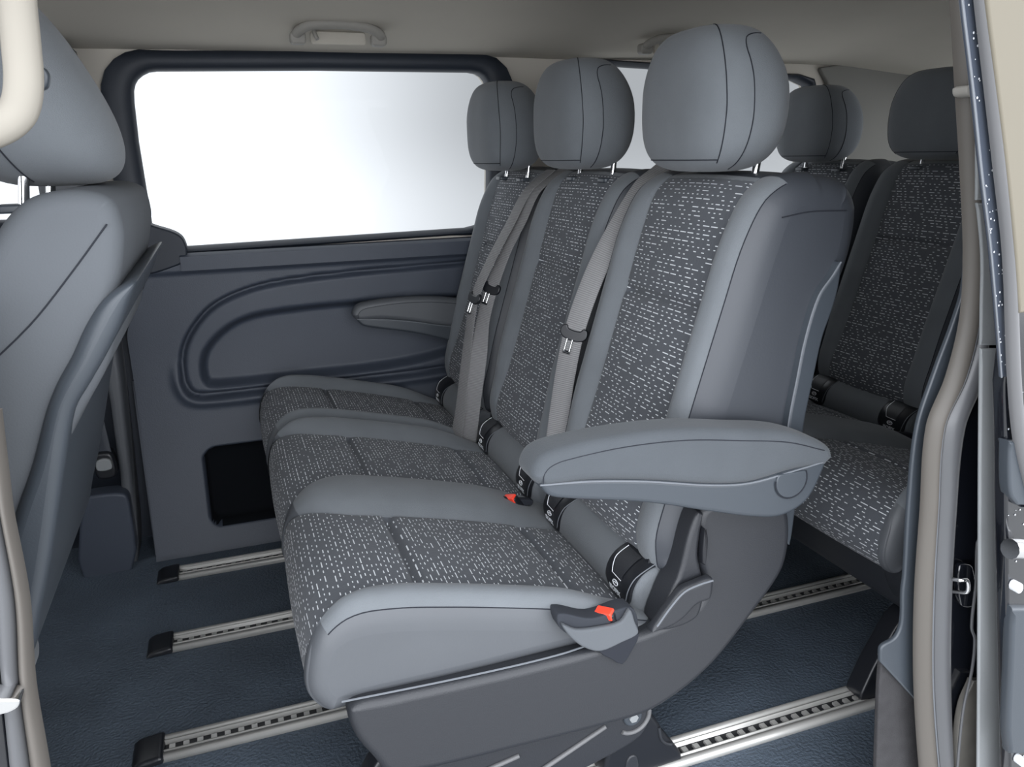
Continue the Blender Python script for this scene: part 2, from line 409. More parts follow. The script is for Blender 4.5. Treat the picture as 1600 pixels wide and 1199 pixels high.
def window(name, P, fr, y0, label=None, grow=.006, top=None):
    P = np.array(P); c = P.mean(0)
    Nn = normals2(P); Q = []
    for p, q in zip(P, Nn):
        w = fr(p, q); Q.append(p+q*w)
    Q = np.array(Q); n = len(P); V = []; F = []
    P2 = P+Nn*-.004
    for arr, y in ((P2, y0+.05), (P2, y0+.012), (P2+Nn*.008, y0), (P+(Q-P)*.6, y0-.004), (Q, y0+.004), (Q+Nn*.003, y0+.02)):
        V += [(p[0], y, p[1]) for p in arr]
    for r_ in range(5):
        for j in range(n): F.append((r_*n+j, r_*n+(j+1) % n, (r_+1)*n+(j+1) % n, (r_+1)*n+j))
    o = mk(name, V, F, m_trim, angle=60); o['kind'] = 'structure'
    G = P-Nn*-.003
    mk('glass', [(p[0], y0+.040, p[1]) for p in G]+[(p[0], y0+.044, p[1]) for p in G], [tuple(range(n)), tuple(range(2*n-1, n-1, -1))]+[(j, (j+1) % n, n+(j+1) % n, n+j) for j in range(n)], mg, o, smooth=False)
    return o
window('window_1', win1, lambda p, q: .042+.03*max(q[0], 0)+.028*max(-q[0], 0)-.030*max(-q[1], 0), 2.395)
window('window_2', win2, lambda p, q: .010+.02*abs(q[0]), 2.403)
window('window_3', win0, lambda p, q: .02, 2.40)
slab('trim_15', [(2.03, .87), (2.05, 1.15), (2.06, 1.30), (2.02, 1.37), (2.60, 1.36), (2.60, .87)], 2.400, 2.42, base('shade_toned_lining', (.20, .195, .18), .9, .1), None, r=.008, k=4)['kind'] = 'structure'  # lining sheet given a darker tone to stand in for shade
# headliner: arched cross-section swept along the van
head = [(2.50, 1.372), (2.44, 1.376), (2.40, 1.383), (2.33, 1.398), (2.24, 1.425), (2.14, 1.452), (2.0, 1.475), (1.8, 1.492), (1.6, 1.497), (1.4, 1.492), (1.2, 1.475), (1.06, 1.452), (.96, 1.425), (.90, 1.395), (.84, 1.375), (.74, 1.370)]
V = []; F = []; xs = np.linspace(-1.9, 2.62, 40)
for x in xs:
    d = -.10*sstep(x, 1.9, 2.62)+.004*math.cos(x*9)
    for y, z in head: V.append((x, y, z+d*(1 if 1.0 < y < 2.3 else .4)))
    for y, z in reversed(head): V.append((x, y, z+.09))
n = 2*len(head)
for i in range(len(xs)-1):
    for j in range(n): F.append((i*n+j, i*n+(j+1) % n, (i+1)*n+(j+1) % n, (i+1)*n+j))
mk('ceiling', V, F, m_head, angle=60)['kind'] = 'structure'
# rear end: tailgate with a window; near quarter; front bulkhead stays open (cab)
rearh = dens(rrect(1.0, 2.26, .80, 1.29, .08))
def wall_x(name, x0, x1, y0, y1, z0, z1, hole_, mat):
    o = wall_with_holes(name, y0, y1, z0, z1, x0, x1, [hole_], mat)
    for v in o.data.vertices: v.co = (v.co.y, v.co.x, v.co.z)
    o.data.update(); return o
wall_x('wall_rear', 2.60, 2.66, .74, 2.50, 0, 1.45, rearh, m_postb)
P = np.array(rearh)
rw = mk('window_4', [(x, p[0], p[1]) for x in (2.628, 2.632) for p in P], [tuple(range(len(P))), tuple(range(2*len(P)-1, len(P)-1, -1))], mg, smooth=False); rw['kind'] = 'structure'
prism('wall_near', [(.83, 0), (.83, 1.42), (.88, 1.42), (.88, 0)], 1.14, 2.62, m_wall)

# cab shell: windscreen wall and the near front door, with their windows
wall_x('wall_front', -1.95, -1.90, .74, 2.50, -.1, 1.45, dens(rrect(.95, 2.30, .92, 1.33, .08)), m_wall)
wall_with_holes('wall_cab_near', -1.92, -.30, 0, 1.40, .84, .88, [dens(rrect(-1.15, -.50, .95, 1.30, .06))], m_wall)
# ------------------------------------------------------------------ floor rails
def make_rail():
    root = empty('floor_rail', (-.27, 0, 0))
    prof = [(-.036, 0), (-.034, .009), (-.031, .0115), (-.020, .0115), (-.019, .008), (-.0165, .008), (-.0155, .0115), (-.0125, .0115), (-.0115, .0015), (.0115, .0015), (.0125, .0115), (.0155, .0115), (.0165, .008), (.019, .008), (.020, .0115), (.031, .0115), (.034, .009), (.036, 0)]
    prism('track', prof, -.222, 2.5, m_alu, None, root, angle=20)
    V = []; F = []
    def b_(x0, x1, y0, y1, z0, z1):
        s = len(V); V.extend([(x, y, z) for x in (x0, x1) for y in (y0, y1) for z in (z0, z1)])
        F.extend([tuple(s+i for i in f) for f in ((0, 1, 3, 2), (4, 6, 7, 5), (0, 4, 5, 1), (2, 3, 7, 6), (0, 2, 6, 4), (1, 5, 7, 3))])
    b_(-.222, 2.5, -.0112, .0112, .0012, .0030)
    mk('slot_liner', V, F, m_black, root, smooth=False)
    V = []; F = []
    x = -.21
    while x < 2.45:
        b_(x, x+.011, -.0106, .0035, .0032, .0085); x += .0255
    o = mk('tooth_strip', V, F, m_alu, root, smooth=False)
    cap = slab('end_cap', [(-.275, .001), (-.272, .006), (-.262, .012), (-.245, .0145), (-.221, .0150), (-.220, .001)], -.040, .040, m_black, root, r=.008, k=3)
    return root
rail = make_rail()
rl = ['aluminium floor rail closest to the far wall panel', 'aluminium floor rail, second out from the far wall panel',
      'aluminium floor rail running under the middle of the front bench', 'aluminium floor rail nearest the open door, under the bench foot']
RY = [2.155, 1.807, 1.435, 1.07]
for i, y in enumerate(RY):
    r_ = rail if i == 0 else copy_tree(rail)
    r_.location = (-.27, y, .0006); tag(r_, rl[i], 'floor rail', 'aluminium seat rails on the floor')

# ------------------------------------------------------------------ upholstered block
def soft(name, prof, k, y0, y1, inserts, rnd, ins_rng, fab_rng, grow, bol, grooves, parent, capb=.006, rise=None, names=None, dxf=None, seamfrac=.62):
    """side profile (x,z) given width; inserts [(yc,a)]; splits fabric zones into meshes"""
    P = cr(prof, k); n = len(P); Nn = normals2(P)
    D = P[None]-P[:, None]; dn = -np.einsum('ijk,ik->ij', D, Nn); d2_ = (D**2).sum(-1)
    lim = np.minimum(np.min(np.where(dn > 1e-7, d2_/(2*np.maximum(dn, 1e-7)), 1e9), 1)*.9, rnd)
    for _ in range(3): lim = np.minimum(lim, (np.roll(lim, 1)+lim+np.roll(lim, -1))/3)
    kf = lim/rnd
    seg = np.linalg.norm(np.roll(P, -1, 0)-P, axis=1); arc = np.concatenate([[0], np.cumsum(seg)[:-1]])
    S = np.arange(n)/k
    g = np.array([grow(s) for s in S]); bw = np.array([bol(s) for s in S])
    # columns: symbolic
    cols = []   # (kind, data)
    m_ = 7
    for i in range(m_+1):
        a = i/m_*math.pi/2; cols.append(('L', (rnd*(1-math.cos(a)), rnd*(1-math.sin(a)))))
    edges = [y0+rnd]+[e for c, a in inserts for e in (c-a, c+a)]+[y1-rnd]
    # spans: bolster, insert, bolster ...
    spans = []
    for i in range(len(edges)-1): spans.append(('I' if i % 2 == 1 else 'B', i))
    ns = {'I': 22, 'B': 10}
    Y = np.zeros((0, n)); O = np.zeros((0, n)); kinds = []
    def addcol(y, o, kd):
        nonlocal Y, O
        Y = np.vstack([Y, y]); O = np.vstack([O, o]); kinds.append(kd)
    for kd, (dy, of) in cols: addcol(np.full(n, y0+dy), -of*kf, 'L' if dy < rnd*seamfrac*.75 else 'B')
    ev = []
    for i, e in enumerate(edges):
        e = np.full(n, e)
        if 0 < i < len(edges)-1:
            if i == 1: e = e-g*(e-(y0+rnd*.45))
            elif i == len(edges)-2: e = e+g*((y1-rnd*.45)-e)
            else:
                mid = (edges[i]+edges[i+1])/2 if i % 2 == 0 else (edges[i]+edges[i-1])/2
                e = e+g*(mid-e)*.93
        ev.append(e)
    for kd, i in spans:
        c = ns[kd]
        ts = [0, .012]+list(np.linspace(.04, .96, c-3))+[.988] if kd == 'I' else list(np.linspace(0, 1, c))[:-1]
        for t_ in ts:
            if i == 0 and t_ == 0: kinds[-1] = 'B'; continue
            y = ev[i]*(1-t_)+ev[i+1]*t_
            if kd == 'B':
                if i == 0: sh = math.sin(min(1, t_*1.0+.0)*math.pi)**.7*.8+.2*(1-t_)
                elif i == len(edges)-2: sh = math.sin(t_*math.pi)**.7*.8+.2*t_
                else: sh = math.sin(t_*math.pi)**.6
                o = bw*sh*1.0
                if i == 0: o = bw*(math.cos((t_*1.12-.12)*math.pi/2)**.8 if t_ > .1 else .98)
                if i == len(edges)-2: t2 = 1-t_; o = bw*(math.cos((t2*1.12-.12)*math.pi/2)**.8 if t2 > .1 else .98)
                o = np.array(o)*np.ones(n)
            else:
                o = np.zeros(n)
                for gs, gd in grooves: o = o-gd*np.exp(-((arc-np.interp(gs, S, arc))/.0075)**2)*sstep(t_, -.01, .03)*sstep(1-t_, -.01, .03)
                o = o+.004*math.sin(t_*math.pi)
                if rise: o = o+rise*math.sin(t_*math.pi)*(g < .5)
            if t_ == 0 and i > 0: o = o-.0035
            addcol(y, o, kd)
    for j, (kd, (dy, of)) in enumerate(reversed(cols)): addcol(np.full(n, y1-dy), -of*kf, 'B' if dy >= rnd*seamfrac*.75 else 'R')
    # make the rounding carry the bolster height, fading to the rim
    ncol = len(kinds)
    for j in range(m_+1):
        w = math.sin(j/m_*math.pi/2)
        O[j] += bw*w*.98; O[ncol-1-j] += bw*w*.98
    V = []; UV = []
    for j in range(ncol):
        for s in range(n):
            q = P[s]+Nn[s]*O[j][s]; V.append((q[0], Y[j][s], q[1])); UV.append((Y[j][s], arc[s]))
    C = P.mean(0)
    caps = []
    for side, j in ((0, 0), (1, ncol-1)):
        prev = j*n
        caps.append(tuple(prev+s for s in range(n)))
    if dxf: V = [(v[0]+dxf(v[1], v[2]), v[1], v[2]) for v in V]
    V = np.array(V); UV = np.array(UV)
    FI, FB, FV = {}, [], list(caps)
    for j in range(ncol-1):
        kd = kinds[j+1] if kinds[j] == 'L' else kinds[j]
        if kinds[j] == 'L' and kinds[j+1] == 'B': kd = 'B'
        if kinds[j+1] == 'R': kd = 'R'
        yc = np.mean(Y[j])
        for s in range(n):
            f = (j*n+s, j*n+(s+1) % n, (j+1)*n+(s+1) % n, (j+1)*n+s)
            infab = fab_rng[0] <= S[s] < fab_rng[1]; inins = ins_rng[0] <= S[s] < ins_rng[1]
            if kd == 'I' and inins:
                ii = int(np.argmin([abs(yc-c) for c, a in inserts])); FI.setdefault(ii, []).append(f)
            elif kd in 'BI' and infab: FB.append(f)
            else: FV.append(f)
    def sub(nm, F, mat, par):
        used = sorted({i for f in F for i in f}); mp = {u: i for i, u in enumerate(used)}
        return mk(nm, V[used], [[mp[i] for i in f] for f in F], mat, par, uv=UV[used], angle=70)
    main = sub(names[0], FB, m_bol, parent)
    sub(names[2], FV, m_vinb if name == 'backrest' else m_vin, main)
    for ii in FI: sub(names[1], FI[ii], m_insert, main)
    # seam threads along the rim
    jb = [j for j in range(ncol-1) if kinds[j] == 'L'][-1]; jt = [j for j in range(ncol) if kinds[j] == 'R'][0]-1
    sr = [s for s in range(n) if fab_rng[0] <= S[s] < fab_rng[1]][::3]
    for j in (jb, jt): tube('seam', [V[j*n+s] for s in sr], .0010, m_seam, main, k=1, seg=6, smoothpath=False)
    return main, P, Nn
LEAN = lambda y: 0.0
def cushion(parent, y0, y1, inserts):
    prof = [(.115, .322), (.070, .318), (.044, .350), (.044, .395), (.062, .440), (.105, .462), (.17, .460), (.25, .444), (.34, .422), (.43, .398), (.52, .370), (.60, .345), (.625, .335), (.58, .328), (.42, .325), (.25, .322)]
    #        0              1            2            3             4             5            6            7           8            9
    bol = lambda s: .003+.026*sstep(s, 3.6, 5.6)*(1-sstep(s, 9.0, 11.2)) if s < 12 else 0.0
    return soft('seat_cushion', prof, 18, y0, y1, inserts, .028, (.3, 11.0), (4.3, 11.3), lambda s: 1-sstep(s, 3.2, 6.3) if s < 13 else 1.0, bol,
                [(6.75, .016), (9.75, .013)], parent, names=('seat_cushion', 'patterned_insert', 'side_cover'), capb=.004, seamfrac=.45)
def backrest(parent, yc, hw=.215):
    prof = [(.675, .400), (.622, .425), (.612, .48), (.640, .56), (.672, .66), (.702, .76), (.732, .86), (.762, .96), (.788, 1.025), (.825, 1.055), (.885, 1.060), (.942, 1.049), (.970, 1.008), (.966, .93), (.935, .84), (.915, .72), (.905, .60), (.900, .48), (.860, .41), (.78, .39)]
    bol = lambda s: .004+.022*sstep(s, 1.5, 4)*(1-sstep(s, 6.5, 9)) if s < 10 else 0.0
    return soft('backrest', prof, 16, yc-hw, yc+hw, [(yc, .135)], .045, (.5, 8.7), (.3, 9.0), lambda s: .12*(1-sstep(s, 1, 4)), bol,
                [(5.85, .015)], parent, names=('backrest', 'patterned_insert', 'side_cover'), capb=.006, rise=None, seamfrac=.55)

def headrest(parent, cx, yc, cz, t=.185, w=.300, h=.232, tilt=-.02):
    NU, NV = 64, 40; V = []; F = []
    def sp_(c, e): return math.copysign(abs(c)**e, c)
    for i in range(NV+1):
        ph = -math.pi/2+math.pi*i/NV
        for j in range(NU):
            th = 2*math.pi*j/NU
            c, s = math.cos(ph), math.sin(ph)
            z = h/2*sp_(s, .72)
            rr = abs(c)**.52
            q = z/(h/2)
            wy = w/2*(1-.13*sstep(q, -.1, 1))*rr; tx = t/2*(1-.10*sstep(q, .1, 1))*rr
            x = tx*sp_(math.cos(th), .80); y = wy*sp_(math.sin(th), .80)
            if x < 0: x *= 1.0-.10*math.cos(min(1, abs(y)/(w/2))*math.pi)*.5
            x += -.012*q*q
            xx = x+z*tilt; V.append((cx+xx, yc+y, cz+z))
    for i in range(NV):
        for j in range(NU): F.append((i*NU+j, i*NU+(j+1) % NU, (i+1)*NU+(j+1) % NU, (i+1)*NU+j))
    o = mk('headrest', V, F, m_bol, parent, angle=80)
    def pt(ph, th, k=1.003):
        c, s = math.cos(ph), math.sin(ph); z = h/2*sp_(s, .72); rr = abs(c)**.52; q = z/(h/2)
        wy = w/2*(1-.13*sstep(q, -.1, 1))*rr; tx = t/2*(1-.10*sstep(q, .1, 1))*rr
        x = tx*sp_(math.cos(th), .80); y = wy*sp_(math.sin(th), .80)
        if x < 0: x *= 1.0-.10*math.cos(min(1, abs(y)/(w/2))*math.pi)*.5
        x += -.012*q*q
        return (cx+(x*k)+z*tilt, yc+y*k, cz+z*k)
    # seams: one each side where front pad meets the side, one round the side panel
    for sg in (1, -1):
        th0 = math.pi-sg*.95
        pts = [pt(ph, sg*(-math.pi+1.02) if False else math.pi+sg*1.0) for ph in np.linspace(-.95, 1.42, 14)]
        tube('seam', pts, .0009, m_seam, o, k=3, seg=6)
        pts = [pt(ph, math.pi+sg*1.42) for ph in np.linspace(-1.2, .55, 9)]+[pt(.75, math.pi+sg*1.50), pt(.85, math.pi+sg*1.65), pt(.87, math.pi+sg*1.9)]
        tube('seam', pts, .0009, m_seam, o, k=3, seg=6)
    pts = [pt(-.86, a) for a in np.linspace(math.pi-1.0, math.pi+1.0, 15)]
    tube('seam', pts, .0009, m_seam, o, k=3, seg=6)
    for sg in (1, -1):
        y = yc+sg*.085
        tube('headrest_post', [(cx+.028, y, cz-h/2-.05), (cx+.034, y, cz-h/2-.01), (cx+.040, y, cz-h/2+.03)], .0062, m_chrome, parent, k=4)
        slab('post_guide', rrect(cx+.004, cx+.052, y-.020, y+.020, .008), cz-h/2-.028, cz-h/2-.018, m_shell2, parent, r=.003, raw=True, axis='z')
    return o

def text_mesh(s, size, mat, parent, M, name):
    cu = bpy.data.curves.new(name, 'FONT'); cu.body = s; cu.size = size; cu.extrude = .0002; cu.align_x = 'CENTER'; cu.align_y = 'CENTER'; cu.offset = size*.02
    ob = bpy.data.objects.new(name, cu); COL.objects.link(ob); bpy.context.view_layer.update()
    me = bpy.data.meshes.new_from_object(ob.evaluated_get(bpy.context.evaluated_depsgraph_get()))
    bpy.data.objects.remove(ob); me.transform(M); me.materials.clear(); me.materials.append(mat)
    o = bpy.data.objects.new(name, me); COL.objects.link(o); o.parent = parent
    p = parent; off = Vector((0, 0, 0))
    while p: off += p.location; p = p.parent
    o.location = -off
    return o
RC = (.628, .378); RR = .054
def roll_and_iso(parent, yc, hw=.195):
    circ = [(RC[0]+RR*math.cos(a), RC[1]+RR*math.sin(a)) for a in np.linspace(0, 2*math.pi, 40, endpoint=False)]
    r_ = slab('lumbar_roll', circ, yc-hw, yc+hw, m_bol, parent, r=.022, raw=True)
    for sg in (1, -1):
        y = yc+sg*(hw-.047)
        # a curved black anchor cover hugging the roll, teardrop outline, open mouth at the rear
        V = []; F = []; NA, NB = 26, 14
        for lay, rad in ((0, RR+.0045), (1, RR-.004)):
            for i in range(NA+1):
                a = math.radians(214-140*i/NA); t_ = i/NA
                w = .044*math.sqrt(max(0, 1-(1-min(1, t_/.30))**2))+.0015
                for j in range(NB+1):
                    q = -1+2*j/NB; rd = rad-(.004*(abs(q)**4) if lay == 0 else 0)-(.003*max(0, 1-t_/.1) if lay == 0 else 0)
                    V.append((RC[0]+rd*math.cos(a), y+w*q, RC[1]+rd*math.sin(a)))
        nn = (NA+1)*(NB+1)
        for l in (0, 1):
            for i in range(NA):
                for j in range(NB):
                    b = l*nn+i*(NB+1)+j; F.append((b, b+1, b+NB+2, b+NB+1))
        rim = [i*(NB+1) for i in range(NA+1)]; rim2 = [i*(NB+1)+NB for i in range(NA+1)]
        for rm in (rim, rim2):
            for a_, b_ in zip(rm[:-1], rm[1:]): F.append((a_, b_, nn+b_, nn+a_))
        for b0 in (0, NA*(NB+1)):
            for j in range(NB): F.append((b0+j, b0+j+1, nn+b0+j+1, nn+b0+j))
        c = mk('anchor_cover', V, F, m_black, parent)
        # grey raised inset and pale edge lines
        def sp(a, yy, k=.0055): return (RC[0]+(RR+k)*math.cos(math.radians(a)), y+yy, RC[1]+(RR+k)*math.sin(math.radians(a)))
        VV = [sp(a, yy, .0058 if True else 0) for a in (158, 150, 142, 134, 126, 118, 108) for yy in (-.020+.004*max(0, a-140)/18, .002, .026-.014*max(0, a-134)/24)]
        FF = [(i*3+j, i*3+j+1, i*3+j+4, i*3+j+3) for i in range(6) for j in range(2)]
        VV += [(v[0], v[1], v[2]-.003) for v in VV]; FF += [(a+21, b+21, c_+21, d+21) for a, b, c_, d in FF]
        mk('cover_plate', VV, FF, m_shell, c)
        tube('edge_line', [sp(161, -.018, .007), sp(160, .014, .007)], .0007, m_white, c, k=4, seg=6)
        tube('edge_line', [sp(160, .014, .007), sp(148, .021, .007), sp(134, .027, .0065), sp(108, .028, .006)], .0007, m_white, c, k=4, seg=6)
        tube('edge_line', [sp(190, -.036, .004), sp(165, -.043, .004), sp(140, -.046, .0035), sp(95, -.046, .003)], .0010, m_pipe_hilite, c, k=4, seg=6)
        # slot of the anchor mouth
        slab('anchor_mouth', [(RC[0]-.004, RC[1]+RR-.004), (RC[0]+.03, RC[1]+RR-.01), (RC[0]+.03, RC[1]+RR+.006), (RC[0], RC[1]+RR+.0075)], y-.014, y+.014, m_black, c, r=.003, k=3)
        a = math.radians(192); nrm = Vector((math.cos(a), 0, math.sin(a))); xa = Vector((0, -1, 0)); ya = nrm.cross(xa)
        def plate(angle, up=0, rad=RR+.0052):
            a = math.radians(angle); nrm = Vector((math.cos(a), 0, math.sin(a))); xa = Vector((0, -1, 0)); ya = nrm.cross(xa)
            M = Matrix((xa, ya, nrm)).transposed().to_4x4(); M.translation = (RC[0]+rad*math.cos(a), y, RC[1]+rad*math.sin(a)); return M
        text_mesh('ISOFIX', .0135, m_white, c, plate(187, rad=RR+.0055), 'lettering')
        # oval pictogram above the word
        M = plate(172, rad=RR+.0062); el = [M @ Vector((.0085*math.cos(q)+.002, .0045*math.sin(q), 0)) for q in np.linspace(0, 2*math.pi, 24, endpoint=False)]
        tube('pictogram', [tuple(v) for v in el], .0009, m_white, c, k=1, seg=6, closed=True)
        tube('pictogram', [tuple(M @ Vector(v)) for v in ((-.003, -.001, 0), (0, .0015, 0), (.003, 0, 0), (.006, .001, 0))], .0007, m_white, c, k=3, seg=6)

def back_panel(parent, yc, hw=.230):
    prof = [at(a, b, .985) for a, b in ((1329, 412), (1316, 433), (1293, 467), (1272, 533), (1258, 600), (1245, 667), (1238, 740), (1232, 800), (1236, 845), (1246, 860), (1254, 820), (1262, 740), (1271, 667), (1285, 600), (1300, 533), (1315, 490), (1326, 450))]
    o = slab('back_panel', prof, yc-hw, yc+hw, m_shell2, parent, r=.005)
    for sg in (-1,):
        tube('edge_line', [(x+.0005, yc+sg*(hw-.001), z) for x, z in prof[:9]], .0014, m_pipe_hilite, o, k=5, seg=6)  # pale tube painted as the highlight along the panel's edge
def armrest(parent, y0, y1, dx=0, dz=0, ma=None):
    ma = ma or m_arm
    o = slab('armrest', [(.362, .672), (.372, .697), (.40, .708), (.50, .714), (.60, .710), (.70, .695), (.785, .680), (.845, .658), (.872, .640), (.876, .624), (.862, .612), (.80, .612), (.72, .604), (.65, .612), (.54, .636), (.45, .651), (.38, .655)], y0, y1, ma, parent, r=.016, k=8)
    s = slab('armrest_shell', [(.375, .662), (.385, .642), (.41, .632), (.54, .603), (.66, .566), (.74, .543), (.79, .537), (.835, .556), (.862, .605), (.862, .622), (.80, .616), (.72, .609), (.65, .617), (.54, .641), (.45, .656)], y0+.003, y1-.003, m_shell2, o, r=.007)
    edge = [(.372, .660), (.45, .653), (.54, .638), (.65, .614), (.72, .606), (.80, .613), (.862, .620)]
    tube('edge_line', [(x, y0+.002, z) for x, z in edge], .0014, m_pipe_hilite, s, k=5, seg=6)  # thin pale tube put in for the armrest's edge highlight
    c = (.797, .598); r_ = .029
    disc = [(c[0]+r_*math.cos(a), c[1]+r_*math.sin(a)) for a in np.linspace(0, 2*math.pi, 28, endpoint=False)]
    d = slab('pivot_cap', [(x, min(z, .612)) for x, z in disc], y0-.0005, y0+.02, m_shell2, s, r=.002, raw=True, layers=2)
    tube('edge_line', [(c[0]+(r_+.001)*math.cos(a), y0+.0005, c[1]+(r_+.001)*math.sin(a)) for a in np.linspace(math.radians(175), math.radians(385), 16)], .0010, m_seam, s, k=1, seg=6)
    tube('seam', [(.376, y0+.0004, .662), (.378, y0+.0004, .676), (.388, y0+.0004, .686), (.41, y0+.0004, .692), (.50, y0+.0002, .698), (.60, y0+.0002, .694), (.70, y0+.0002, .679), (.785, y0+.0002, .664), (.856, y0+.0004, .640)], .0009, m_seam, o, k=5, seg=6)
    if dx or dz:
        o.location.x += dx; o.location.z += dz
    return o
def base_pan(parent, y0, y1):
    prof = [(.095, .328), (.100, .30), (.125, .235), (.142, .205), (.20, .192), (.35, .185), (.50, .181), (.587, .184), (.66, .213), (.72, .258), (.80, .345), (.80, .38), (.62, .38), (.60, .335), (.40, .325), (.25, .325)]
    return slab('base_shell', prof, y0, y1, m_shell, parent, r=.022)
def legs(parent, ys, yin):
    for y in ys:
        f = slab('foot', [(.538, .013), (.541, .09), (.552, .125), (.572, .150), (.60, .150), (.628, .128), (.658, .075), (.690, .028), (.690, .013)], y-.028, y+.028, m_black, parent, r=.008, k=5)
        slab('foot_rib', [(.575, .014), (.575, .045), (.582, .056), (.592, .056), (.598, .045), (.598, .014)], y-.031, y-.02, m_shell, f, r=.003, k=3)
        tube('foot_rib', [(.640, y-.028, .10), (.645, y-.029, .075), (.655, y-.029, .062), (.668, y-.028, .055)], .003, m_shell, f, k=4)
        b = slab('bolt', [(.577+.018*math.cos(a), .153+.018*math.sin(a)) for a in np.linspace(0, 2*math.pi, 24, endpoint=False)], y-.047, y-.02, m_shell2, f, r=.004, raw=True)
        slab('bolt_head', [(.577+.009*math.cos(a), .153+.009*math.sin(a)) for a in np.linspace(0, 2*math.pi, 6, endpoint=False)], y-.050, y-.04, m_jtrim, f, r=.001, raw=True)
        tube('boss_ring', [(.577+.033*math.cos(a), y-.043, .153+.033*math.sin(a)) for a in np.linspace(-2.2, 1.2, 14)], .004, m_gask, f, k=2)
        a_ = slab('support_arm', [(.10, .03), (.13, .12), (.18, .185), (.40, .20), (.56, .185), (.606, .165), (.612, .13), (.59, .10), (.50, .072), (.40, .05), (.25, .015)], y-.042, y-.022, m_shell, parent, r=.006, k=6)
        for q in (0, 1):
            tube('ridge_highlight', [(.285-.14*q, y-.043, .045+.03*q), (.40-.13*q, y-.0445, .095+.025*q), (.525-.16*q, y-.043, .148-.01*q)], .0042, m_gask, a_, k=5)  # lighter tubes stand in for highlights on the arm's ridges
        slab('foot', [(.06, .013), (.07, .06), (.10, .12), (.15, .19), (.24, .19), (.24, .013)], y-.02, y+.025, m_black, parent, r=.006, k=4)

def make_double():
    root = empty('double_bench_seat', (.35, 1.465, 0))
    cushion(root, 1.01, 1.925, [(1.225, .142), (1.70, .142)])
    for yc in (1.235, 1.700):
        br = backrest(root, yc)[0]
        if yc < 1.5: tube('seam', [(x, 1.0195, z) for x, z in (at(1222, 340, 1.02), at(1265, 331, 1.02), at(1322, 329, 1.02))], .0010, m_seam, br, k=5, seg=6)
        back_panel(root, yc); roll_and_iso(root, yc)
        headrest(root, (.815 if yc < 1.5 else .786), yc, 1.180)
    base_pan(root, 1.03, 1.93)
    armrest(root, .935, 1.005)
    # pivot cover with recliner lever on the door side
    hc = slab('hinge_cover', [(.096, .336), (.098, .29), (.125, .235), (.142, .207), (.20, .192), (.35, .185), (.50, .181), (.587, .184), (.66, .213), (.72, .255), (.79, .332), (.842, .40), (.852, .46), (.840, .52), (.80, .555), (.72, .560), (.676, .548), (.664, .52), (.672, .46), (.684, .41), (.672, .372), (.62, .352), (.55, .341), (.46, .3345), (.35, .3335), (.25, .3355), (.16, .338)], .988, 1.08, m_shell, root, r=.014, k=6)
    inn = slab('hinge_flange', [(.612, .395), (.632, .44), (.648, .51), (.662, .545), (.672, .54), (.668, .47), (.682, .40), (.67, .35), (.60, .345)], .985, 1.04, m_shell, root, r=.008)
    lev = slab('recliner_lever', [(.572, .362), (.585, .382), (.604, .405), (.625, .426), (.652, .433), (.680, .436), (.684, .425), (.680, .398), (.655, .392), (.630, .372), (.605, .362)], .962, .982, m_shell, root, r=.008, k=6)
    tube('edge_line', [(.580, .9615, .372), (.604, .9605, .403), (.627, .9605, .424), (.655, .961, .431), (.680, .961, .433)], .0016, m_pipe_hilite, lev, k=5, seg=6)
    slab('slot', [(.668, .46), (.674, .455), (.677, .50), (.670, .52)], .975, .99, m_black, hc, r=.003, k=3)
    for y in (1.055, 1.89): 
        slab('pivot_plate', [(.62, .36), (.63, .50), (.70, .55), (.80, .53), (.80, .36)], y-.006, y+.006, m_black, root, r=.003, k=4)
    # elastic fabric pocket holding the buckle
    pk = slab('buckle_pocket', [at(872, 958, .992), at(925, 965, .992), at(985, 948, .992), at(996, 985, .992), at(980, 1000, .992), at(940, 1012, .992), at(895, 995, .992), at(872, 978, .992)], .988, 1.02, m_pock, root, r=.003, k=5)  # pouch toned dark for the shade inside its opening
    pl = slab('pocket_flap', [at(878, 976, .980), at(900, 984, .980), at(935, 981, .980), at(970, 972, .980), at(984, 953, .980), at(992, 972, .980), at(997, 990, .980), at(972, 1004, .980), at(938, 1018, .980), at(912, 1012, .980), at(890, 995, .980)], .978, .988, m_cab, root, r=.004, k=4)
    slab('pocket_shadow', [at(936, 1017, .982), at(998, 990, .982), at(985, 1020, .982), at(972, 1038, .982), at(955, 1030, .982)], .980, .990, m_seam, root, r=.002, k=2)  # dark sheet added as the shadow below the pocket's point
    # long slit between the two cushions for the middle buckle
    slab('buckle_slot', [(.40, .425), (.44, .4155), (.52, .396), (.56, .386), (.555, .375), (.50, .385), (.44, .40)], 1.450, 1.468, m_seam, root, r=.004, k=4)
    tube('piping', [(.085, 1.0005, .343), (.16, .999, .3405), (.25, .998, .3375), (.36, .998, .335), (.43, .998, .336), (.47, .999, .339)], .0016, m_pipe_hilite, root, k=6, seg=6)
    legs(root, (1.07, 1.80), 1)
    return root
def make_single():
    root = empty('single_seat', (.35, 2.155, 0))
    cushion(root, 1.94, 2.345, [(2.145, .140)])
    backrest(root, 2.155, .207); back_panel(root, 2.155, .212); roll_and_iso(root, 2.155, .18)
    headrest(root, .762, 2.155, 1.172)
    base_pan(root, 1.945, 2.30)
    armrest(root, 2.310, 2.352, dx=-.03, dz=-.02, ma=m_vin)
    legs(root, (2.155,), 1)
    return root
dbl = tag(make_double(), 'grey fabric double seat bench with fold down armrest nearest the open door', 'seat', 'dash patterned passenger seats')
sgl = tag(make_single(), 'grey fabric single seat beside the far wall panel, in front of the rear row', 'seat', 'dash patterned passenger seats')
